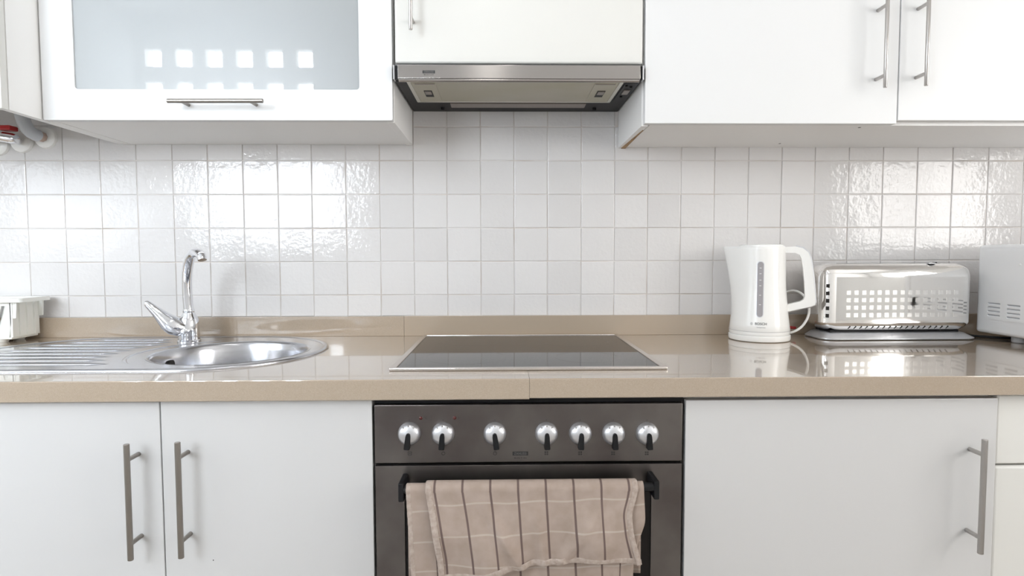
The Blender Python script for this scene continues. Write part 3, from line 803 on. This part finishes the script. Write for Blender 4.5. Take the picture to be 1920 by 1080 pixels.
# ------------------------------------------------------------------ mixer tap
TX, TY = -0.8785, -0.128
fc = empty('mixer_tap', (TX, TY, 0.9035), 'chrome single-lever mixer tap with curved spout on the sink', 'tap')
mk('base', lathe(B(), [(0.0285, 0.9034), (0.0285, 0.907), (0.0262, 0.909), (0.0258, 0.922)], (TX, TY, 0), 32), 'chrome', fc)
mk('body', tube(B(), [(TX, TY, 0.918), (TX, TY, 0.935), (TX+.0005, TY, 0.953), (TX+.001, TY, 0.966), (TX+.0015, TY, 0.975), (TX+.0015, TY, 0.981)], [0.0256, 0.0256, 0.0250, 0.0225, 0.0175, 0.0150], 28), 'chrome', fc)
sp_pts = [(-0.8765, -0.128, 0.974), (-0.8780, -0.1282, 1.00), (-0.8790, -0.129, 1.03), (-0.8785, -0.131, 1.06), (-0.8745, -0.1355, 1.088), (-0.8665, -0.1435, 1.111), (-0.8545, -0.155, 1.1290), (-0.839, -0.170, 1.1390), (-0.8225, -0.186, 1.1420), (-0.807, -0.201, 1.1390), (-0.797, -0.211, 1.1335)]
mk('spout', tube(B(), sp_pts, [0.0132, 0.0124, 0.0122, 0.0123, 0.0126, 0.0128, 0.0128, 0.0125, 0.0120, 0.0114, 0.0108], 20), 'chrome', fc)
mk('collar', lathe(B(), [(0.0138, 0.982), (0.0146, 0.984), (0.0146, 0.989), (0.0136, 0.991)], (-0.8772, -0.128, 0), 28), 'chrome', fc)
mk('aerator', tube(B(), [(-0.7985, -0.2095, 1.1345), (-0.794, -0.214, 1.1275), (-0.7925, -0.2155, 1.1225)], [0.0108, 0.0112, 0.0105], 20), 'chrome', fc)
lv = [(-0.880, -0.139, 0.940), (-0.893, -0.145, 0.942), (-0.905, -0.150, 0.948), (-0.917, -0.154, 0.958), (-0.928, -0.158, 0.971), (-0.939, -0.162, 0.984), (-0.950, -0.166, 0.997), (-0.9590, -0.169, 1.007), (-0.9645, -0.171, 1.0130), (-0.9665, -0.172, 1.0150)]
mk('lever', tube(B(), lv, [0.016, 0.0230, 0.0252, 0.0232, 0.0185, 0.0142, 0.0112, 0.0094, 0.0070, 0.003], 24), 'chrome', fc)
mk('lever_pivot', tube(B(), [(-0.876, -0.150, 0.934), (-0.8735, -0.158, 0.9345), (-0.8730, -0.1595, 0.9346)], [0.0105, 0.0100, 0.0075], 20, squash=0.75), 'chrome', fc)

# ------------------------------------------------------------------ dish rack
rk = empty('dish_rack', (-1.48, -0.082, 0.9), 'white plastic dish rack with slanted slots behind the drainer', 'dish rack')
RY0, RY1 = -0.116, -0.022
KX = -1.345
bm = B()
prism(bm, rrect(-1.72, KX+0.022, RY0-.012, RY1+.006, 0.012, 4), [rrect(-1.705, KX-.002, RY0+.006, RY1-.008, 0.006, 4)], XY, 1.010, 1.0205)
r_ = mk('rim', bm, 'rack_plastic', rk)
def rack_side(y0, y1):
    slots = []
    x = KX-0.048
    while x > -1.69:
        slots.append([(x-.012, 0.925), (x, 0.925), (x+.022, 1.000), (x+.010, 1.000)]); x -= 0.026
    bm = B()
    prism(bm, [(-1.715, 0.915), (KX-.020, 0.915), (KX-.012, 0.965), (KX, 0.967), (KX+.003, 1.0105), (-1.715, 1.0105)], slots, XZ, y0, y1)
    return mk('side_panel', bm, 'rack_plastic', rk, smooth=False)
rack_side(RY0, RY0+.003); rack_side(RY1-.003, RY1)
bm = B(); prism(bm, [(RY0, 0.915), (RY1, 0.915), (RY1, 1.0105), (RY0, 1.0105)], [], YZ, KX-.016, KX-.012)
for y in (-0.115, -0.09, -0.065, -0.04):
    box(bm, KX-.012, KX-.008, y-.003, y+.003, 0.915, 1.0105)
mk('end_panel', bm, 'rack_plastic', rk)
mk('tray', bx(-1.71, KX-.015, RY0+.002, RY1-.002, 0.909, 0.9155, bev=0.002), 'rack_plastic', rk)
for xx in (KX-.055, -1.66):
    mk('foot', lathe(B(), [(0.012, 0.9002), (0.015, 0.905), (0.016, 0.910)], (xx, RY0+.020, 0), 20), 'rack_plastic', rk)
    mk('foot', lathe(B(), [(0.012, 0.9002), (0.015, 0.905), (0.016, 0.910)], (xx, RY1-.020, 0), 20), 'rack_plastic', rk)

# ------------------------------------------------------------------ kettle
ke = empty('electric_kettle', (0.6735, -0.112, 0.9), 'white cordless electric kettle with grey water gauge on its base', 'kettle', rz=math.radians(-23.5))
mk('power_base', lathe(B(), [(0.0755, 0.0004), (0.0785, 0.002), (0.0800, 0.007), (0.0795, 0.0150), (0.0770, 0.0168), (0.070, 0.0172)], (0, 0, 0), 48), 'white_plastic', ke, local=True)
def kr(z):
    pr = [(0.0175, 0.0770), (0.022, 0.0785), (0.03, 0.0780), (0.08, 0.0715), (0.14, 0.0660), (0.20, 0.0637), (0.252, 0.0628)]
    for (a, ra), (b, rb) in zip(pr, pr[1:]):
        if z <= b: return lerp(ra, rb, max(0, (z-a)/(b-a)))
    return pr[-1][1]
def kb(z):  # spout bulge
    return 0.0 if z < 0.06 else 0.034*((z-0.06)/0.195)**1.35
def kpt(a, z, off=0.0):
    c = max(0.0, -math.cos(a))
    r = kr(z)+off
    return Vector((r*math.cos(a)-kb(z)*c**5, r*math.sin(a)*(1-0.0*c), z))
bm = B(); NS = 72; zs = [0.0175, 0.02, 0.024, 0.028, 0.03, 0.045, 0.07, 0.095, 0.12, 0.145, 0.17, 0.195, 0.215, 0.232, 0.246, 0.253, 0.256]
rings = []
for z in zs:
    off = -0.0012 if 0.0275 < z < 0.0285 else (-0.002 if z > 0.2555 else 0)
    rings.append([bm.verts.new(kpt(2*PI*k/NS, z, off)) for k in range(NS)])
for a, b in zip(rings, rings[1:]):
    for k in range(NS): bm.faces.new((a[k], a[(k+1) % NS], b[(k+1) % NS], b[k]))
bm.faces.new(rings[0]); bm.faces.new(rings[-1])
kbd = mk('body', bm, 'white_plastic', ke, local=True, ang=0.9)
bm = B()
tube(bm, [kpt(2*PI*k/NS, 0.0282, 0.0003) for k in range(NS+1)], 0.0004, 6)
mk('seam', bm, 'grey_plastic', kbd, local=True)
bm = B()
lathe(bm, [(0.0565, 0.254), (0.0560, 0.2585), (0.052, 0.2605), (0.03, 0.2615), (0.001, 0.2618)], (0.002, 0, 0), 40)
mk('lid', bm, 'white_plastic', ke, local=True)
outer = [(0.058, 0.2535), (0.085, 0.2545), (0.103, 0.2500), (0.1165, 0.2390), (0.1235, 0.2200), (0.1285, 0.1850), (0.1330, 0.1450), (0.1365, 0.1080), (0.1350, 0.0995), (0.1260, 0.0950), (0.095, 0.0865), (0.064, 0.0780)]
inner = [(0.062, 0.0970), (0.080, 0.1020), (0.100, 0.1080), (0.1075, 0.1130), (0.1110, 0.1220), (0.1085, 0.1600), (0.1050, 0.1950), (0.1005, 0.2220), (0.0960, 0.2320), (0.085, 0.2370), (0.058, 0.2380)]
bm = B(); prism(bm, outer+inner, [], XZ, -0.0125, 0.0125)
hk = mk('handle', bm, 'white_plastic', ke, local=True)
bvm = hk.modifiers.new('soft_edges', 'BEVEL'); bvm.width = 0.004; bvm.segments = 3; bvm.limit_method = 'ANGLE'; bvm.harden_normals = True; bvm.angle_limit = 0.9
bm = B()
trim = [(x+.0012, 0, z+.0012) for x, z in outer[1:7]] + [(0.138, 0, 0.1070), (0.1360, 0, 0.0975), (0.1262, 0, 0.0935), (0.095, 0, 0.0850), (0.066, 0, 0.0770)]
tube(bm, trim, 0.0024, 8)
mk('trim_strip', bm, 'silver_paint', hk, local=True)
# water gauge on the side facing the room (local -Y)
def kfront(u, z, off):
    r = kr(z)+off; a = -PI/2 + u/r
    return (r*math.cos(a), r*math.sin(a), z)
def strip(z0, z1, hw, off, nz=44, nu=6):
    bm = B(); rows = []
    for i in range(nz+1):
        z = lerp(z0, z1, 0.5-0.5*math.cos(PI*i/nz)); e = min(z-z0, z1-z); h = hw*math.sqrt(max(0.0, 1-(max(0, hw-e)/hw)**2))+0.0002
        rows.append([bm.verts.new(kfront(lerp(-h, h, j/nu), z, off)) for j in range(nu+1)])
    back = [[bm.verts.new(Vector(v.co)*1.0 - Vector((v.co.x, v.co.y, 0)).normalized()*0.004) for v in r] for r in rows]
    for i in range(nz):
        for j in range(nu):
            bm.faces.new((rows[i][j], rows[i][j+1], rows[i+1][j+1], rows[i+1][j]))
    for i in range(nz):
        for j in (0, nu):
            bm.faces.new((rows[i][j], rows[i+1][j], back[i+1][j], back[i][j]))
    for i in (0, nz):
        for j in range(nu):
            bm.faces.new((rows[i][j], rows[i][j+1], back[i][j+1], back[i][j]))
    return bm
gf = mk('gauge_frame', strip(0.0665, 0.2155, 0.0090, 0.0006), 'silver_paint', kbd, local=True)
mk('water_gauge', strip(0.0685, 0.2135, 0.0073, 0.0011), 'gauge_smoke', kbd, local=True)
bm = B()
for z in (0.10, 0.125, 0.15, 0.165, 0.182, 0.197):
    q = [bm.verts.new(kfront(u, zz, 0.0014)) for u, zz in ((-.002, z), (.003, z), (.003, z+.0012), (-.002, z+.0012))]
    bm.faces.new(q)
mk('gauge_marks', bm, 'white_plastic', kbd, local=True)
mk('logo_text', text_bm('BOSCH', 0.0092, lambda u, v, w_: kfront(u+0.0035, 0.0500+v, 0.0005+w_), 0.0002, sx=1.0), 'print_black', kbd, local=True)
bm = B()
prism(bm, circle(-0.0195, 0.0500, 0.0032, 24), [circle(-0.0195, 0.0500, 0.0026, 24)], lambda u, v, w_: kfront(u, v, w_), 0.0002, 0.0006)
for zz in (0.0488, 0.0506):
    prism(bm, [(-0.0212, zz), (-0.0178, zz), (-0.0178, zz+.0006), (-0.0212, zz+.0006)], [], lambda u, v, w_: kfront(u, v, w_), 0.0002, 0.0006)
mk('logo_emblem', bm, 'print_grey', kbd, local=True)
mk('model_text', text_bm('CompactClass', 0.0044, lambda u, v, w_: kfront(u+0.0045, 0.0408+v, 0.0004+w_), 0.0002, sx=0.85), 'print_grey', kbd, local=True)
# mains cord looping up behind the handle (world coordinates)
def arcp(pts, n=8):
    out = []
    for i in range(len(pts)-1):
        p0, p1, p2, p3 = (Vector(pts[max(i-1, 0)]), Vector(pts[i]), Vector(pts[i+1]), Vector(pts[min(i+2, len(pts)-1)]))
        for k in range(n):
            t = k/n
            out.append(0.5*((2*p1)+(-p0+p2)*t+(2*p0-5*p1+4*p2-p3)*t*t+(-p0+3*p1-3*p2+p3)*t**3))
    out.append(Vector(pts[-1])); return out
cbm = tube(B(), arcp([(0.742, -0.085, 0.9120), (0.760, -0.092, 0.9125), (0.780, -0.100, 0.920), (0.800, -0.100, 0.934), (0.814, -0.100, 0.956), (0.8195, -0.098, 0.978), (0.8185, -0.090, 1.002), (0.812, -0.072, 1.022), (0.80, -0.045, 1.03), (0.785, -0.014, 1.02)]), 0.0034, 10)
bmesh.ops.transform(cbm, matrix=(Matrix.Translation((0.6735, -0.112, 0.9)) @ Matrix.Rotation(math.radians(-23.5), 4, 'Z')).inverted(), verts=cbm.verts)
mk('power_cord', cbm, 'white_plastic', ke, local=True)
tag(mk('red_plug_tab', tube(B(), [(0.752, -0.040, 0.9255), (0.775, -0.040, 0.9245), (0.808, -0.042, 0.9225), (0.812, -0.042, 0.9222)], [0.0042, 0.0046, 0.0042, 0.0025], 12), 'red_plastic', origin=(0.77, -0.04, 0.9)),
    'small red plastic stub lying behind the kettle', 'plastic stub')

# ------------------------------------------------------------------ toaster
to = empty('toaster', (1.055, -0.085, 0.9), 'long polished chrome toaster with square pattern on a grey base', 'toaster')
T0, T1, TYF, TYB, TZ0, TZ1 = 0.838, 1.262, -0.134, -0.030, 0.946, 1.1075
bm = B()
box(bm, T0, T1, TYF, TYB, TZ0, TZ1)
es = [e for e in bm.edges if not all(abs(v.co.z-TZ0) < 1e-6 for v in e.verts)]
bmesh.ops.bevel(bm, geom=es, offset=0.036, segments=8, affect='EDGES', profile=0.5)
BOXED.add(id(bm))
tb = mk('body', bm, 'chrome_toaster', to, ang=0.9)
# tapering lower skirt
bm = B()
def skirt(x0, x1, y0, y1, z, r): return [(p[0], p[1], z) for p in rrect(x0, x1, y0, y1, r, 6)]
rg = [[bm.verts.new(p) for p in skirt(T0+a, T1-a, TYF+b, TYB-b, z, 0.034)] for a, b, z in ((0.0005, 0.0005, 0.9465), (0.001, 0.001, 0.943), (0.006, 0.003, 0.936), (0.018, 0.009, 0.9275), (0.03, 0.016, 0.9235))]
for a, b in zip(rg, rg[1:]):
    for k in range(len(a)): bm.faces.new((a[k], a[(k+1) % len(a)], b[(k+1) % len(a)], b[k]))
bm.faces.new(rg[-1]); bm.faces.new(rg[0])
skp = mk('skirt', bm, 'chrome_toaster', to, ang=0.9)
for i in range(18):
    x = 0.912+0.0160*i
    bm = B()
    q = [(x, -0.1310, 0.9288), (x+.0022, -0.1310, 0.9288), (x+.0052, -0.1338, 0.9358), (x+.0030, -0.1338, 0.9358)]
    q = [(a, b+0.0055 if c < 0.93 else b+0.0018, c) for a, b, c in q]
    va = [bm.verts.new((a, b-.0006, c)) for a, b, c in q]; vb = [bm.verts.new((a, b+.004, c)) for a, b, c in q]
    bm.faces.new(va); bm.faces.new(vb)
    for k in range(4): bm.faces.new((va[k], va[(k+1) % 4], vb[(k+1) % 4], vb[k]))
    mk('vent_slit', bm, 'niche_black', skp, smooth=False)
# base tray
bm = B()
rg = [[bm.verts.new((p[0], p[1], z)) for p in rrect(T0-.004+a, T1+.001-a, -0.152+a*1.6, -0.024-a*.5, 0.034, 6)] for a, z in ((0.004, 0.9003), (0.0, 0.9025), (0.0, 0.9055), (0.006, 0.9105), (0.013, 0.9165), (0.020, 0.9190), (0.030, 0.9195))]
for a, b in zip(rg, rg[1:]):
    for k in range(len(a)): bm.faces.new((a[k], a[(k+1) % len(a)], b[(k+1) % len(a)], b[k]))
bm.faces.new(rg[-1]); bm.faces.new(rg[0])
bs = mk('base_tray', bm, 'silver_paint', to, ang=0.6)
mk('foot_ring', bx(T0+.012, T1-.012, -0.138, -0.036, 0.9001, 0.9012), 'black_plastic', bs)
mk('neck', bx(T0+.03, T1-.035, -0.118, -0.045, 0.9185, 0.925), 'black_plastic', to)
# raised badge on the tray
bm = B()
def tray_pt(u, v, w_): # v runs down the sloping front of the tray
    return (u, lerp(-0.1215, -0.1400, v) - w_*0.5, lerp(0.9180, 0.9080, v) + w_)
prism(bm, rrect(0.985, 1.128, 0.12, 0.62, 0.02, 4), [rrect(0.989, 1.124, 0.26, 0.48, 0.015, 4)], tray_pt, -0.001, 0.0012)
mk('badge', bm, 'handle_bright', bs)
for i in range(9):
    xx = 1.00+0.014*i
    bm = B(); tube(bm, [tray_pt(xx, 0.37, 0.0004), tray_pt(xx, 0.37, 0.0016)], 0.0026, 10)
    mk('badge_stud', bm, 'grey_plastic' if i % 3 else 'handle_bright', bs)
# toast slot, dial, lever
mk('toast_slot', bx(0.91, 1.19, -0.094, -0.066, TZ1-.004, TZ1+.0006, bev=0.001), 'niche_black', tb)
mk('dial', lathe(B(), [(0.011, 0), (0.011, 0.003), (0.009, 0.004), (0.002, 0.0042)], (1.152, -0.108, TZ1-.0012), 20), 'chrome', tb)
mk('dial_mark', bx(1.154, 1.164, -0.114, -0.109, TZ1+.002, TZ1+.0042, bev=0.0005), 'black_plastic', tb)
mk('lever', tube(B(), [(T1-.004, -0.082, 1.0495), (T1+.012, -0.082, 1.0495), (T1+.0165, -0.082, 1.0495)], [0.0035, 0.0042, 0.002], 12), 'handle_bright', to)
# square pads pressed into the shell: too small to count singly
bm = B()
for r in range(4):
    for c in range(15):
        x = 0.908+0.0212*c-0.0
        z = 1.0290-0.0205*r
        if x > T1-0.047: continue
        box(bm, x-.0056, x+.0056, TYF-.0007, TYF+.001, z-.0056, z+.0056)
sq = tag(mk('square_pattern', bm, 'satin_pad', tb, smooth=False), kind='stuff')
# pattern squares round the left corner, dark reflection put into their colour
bm = B()
for r in range(5):
    z = 1.0475-0.0205*r
    a = math.radians(232)
    cx, cy = T0+.036, TYF+.036
    for am in (236,):
        a = math.radians(am); n = Vector((math.cos(a), math.sin(a), 0)); t_ = Vector((-n.y, n.x, 0)); p = Vector((cx, cy, z))+n*0.0362
        vs = [bm.verts.new(p+t_*u+Vector((0, 0, v))) for u, v in ((-.0042, -.0052), (.0042, -.0052), (.0042, .0052), (-.0042, .0052))]
        vi = [bm.verts.new(v.co-n*0.003) for v in vs]
        bm.faces.new(vs); bm.faces.new(vi)
        for k in range(4): bm.faces.new((vs[k], vs[(k+1) % 4], vi[(k+1) % 4], vi[k]))
mk('dark_corner_squares', bm, 'niche_black', tb, smooth=False)
mk('power_cord', tube(B(), arcp([(1.225, -0.040, 0.9145), (1.242, -0.050, 0.9075), (1.262, -0.070, 0.9042), (1.29, -0.10, 0.9040), (1.33, -0.14, 0.9040), (1.40, -0.17, 0.9040)]), 0.0036, 10), 'black_plastic', to)

# ------------------------------------------------------------------ white counter appliance at the right edge
mw = empty('microwave_oven', (1.50, -0.29, 0.9), 'white microwave at the right edge showing its vented side', 'microwave')
MX0, MX1, MY0, MY1, MZ0, MZ1 = 1.285, 1.74, -0.46, -0.104, 0.917, 1.158
mb = mk('housing', bx(MX0, MX1, MY0+.03, MY1, MZ0, MZ1, bev=0.009, seg=4), 'white_appliance', mw)
slots = []
bm = B()
for g in range(5):
    ya = -0.143-0.060*g
    for r in range(4):
        zc_ = 1.0000-0.0105*r-0.001*g
        slots.append((ya, zc_))
prism(bm, rrect(MY0+.05, MY1-.030, MZ0+.040, MZ1-.016, 0.010, 5), [rrect(y-.043, y-.003, z-.0026, z+.0026, 0.0024, 3) for y, z in slots], YZ, MX0-.0022, MX0+.001)
sp_ = mk('side_panel', bm, 'white_appliance', mb, ang=0.5)
for y, z in slots:
    bm = B()
    va = [bm.verts.new(p) for p in ((MX0-.0018, y-.043, z+.0026), (MX0-.0018, y-.003, z+.0026), (MX0+.0005, y-.003, z-.0026), (MX0+.0005, y-.043, z-.0026))]
    bm.faces.new(va)
    mk('louvre', bm, 'louvre_grey', sp_, smooth=False)
mk('screw', lathe(B(), [(0.003, 0), (0.003, -0.0012), (0.001, -0.0018)], (MX0-.0022, -0.240, 1.105), 12, 'X'), 'white_plastic', sp_)
dm_ = mk('door', bx(MX0+.002, MX1-.09, MY0, MY0+.029, MZ0+.004, MZ1-.004, bev=0.006, seg=3), 'white_appliance', mw)
mk('door_window', bx(MX0+.05, MX1-.14, MY0-.0008, MY0+.002, MZ0+.05, MZ1-.05), 'black_glass', dm_)
mk('control_panel', bx(MX1-.088, MX1-.002, MY0, MY0+.029, MZ0+.004, MZ1-.004, bev=0.006, seg=3), 'white_appliance', mw)
for xx in (MX0+.035, MX1-.05):
    for yy in (-0.205, -0.40):
        mk('foot', lathe(B(), [(0.014, 0.9002), (0.016, 0.902), (0.016, 0.9165), (0.012, 0.9172)], (xx, yy, 0), 20), 'grey_plastic', mw)

# ------------------------------------------------------------------ ceiling lamp above the photographer
cl_ = empty('ceiling_lamp', (-0.1, -1.55, ZC), 'long narrow ceiling lamp above the kitchen aisle', 'lamp')
mk('housing', bx(-0.175, -0.025, -2.25, -0.85, ZC-.045, ZC-.0005, bev=0.004), 'white_plastic', cl_)
mk('diffuser', bx(-0.165, -0.035, -2.24, -0.86, ZC-.060, ZC-.044, bev=0.004), 'lamp_glow', cl_)
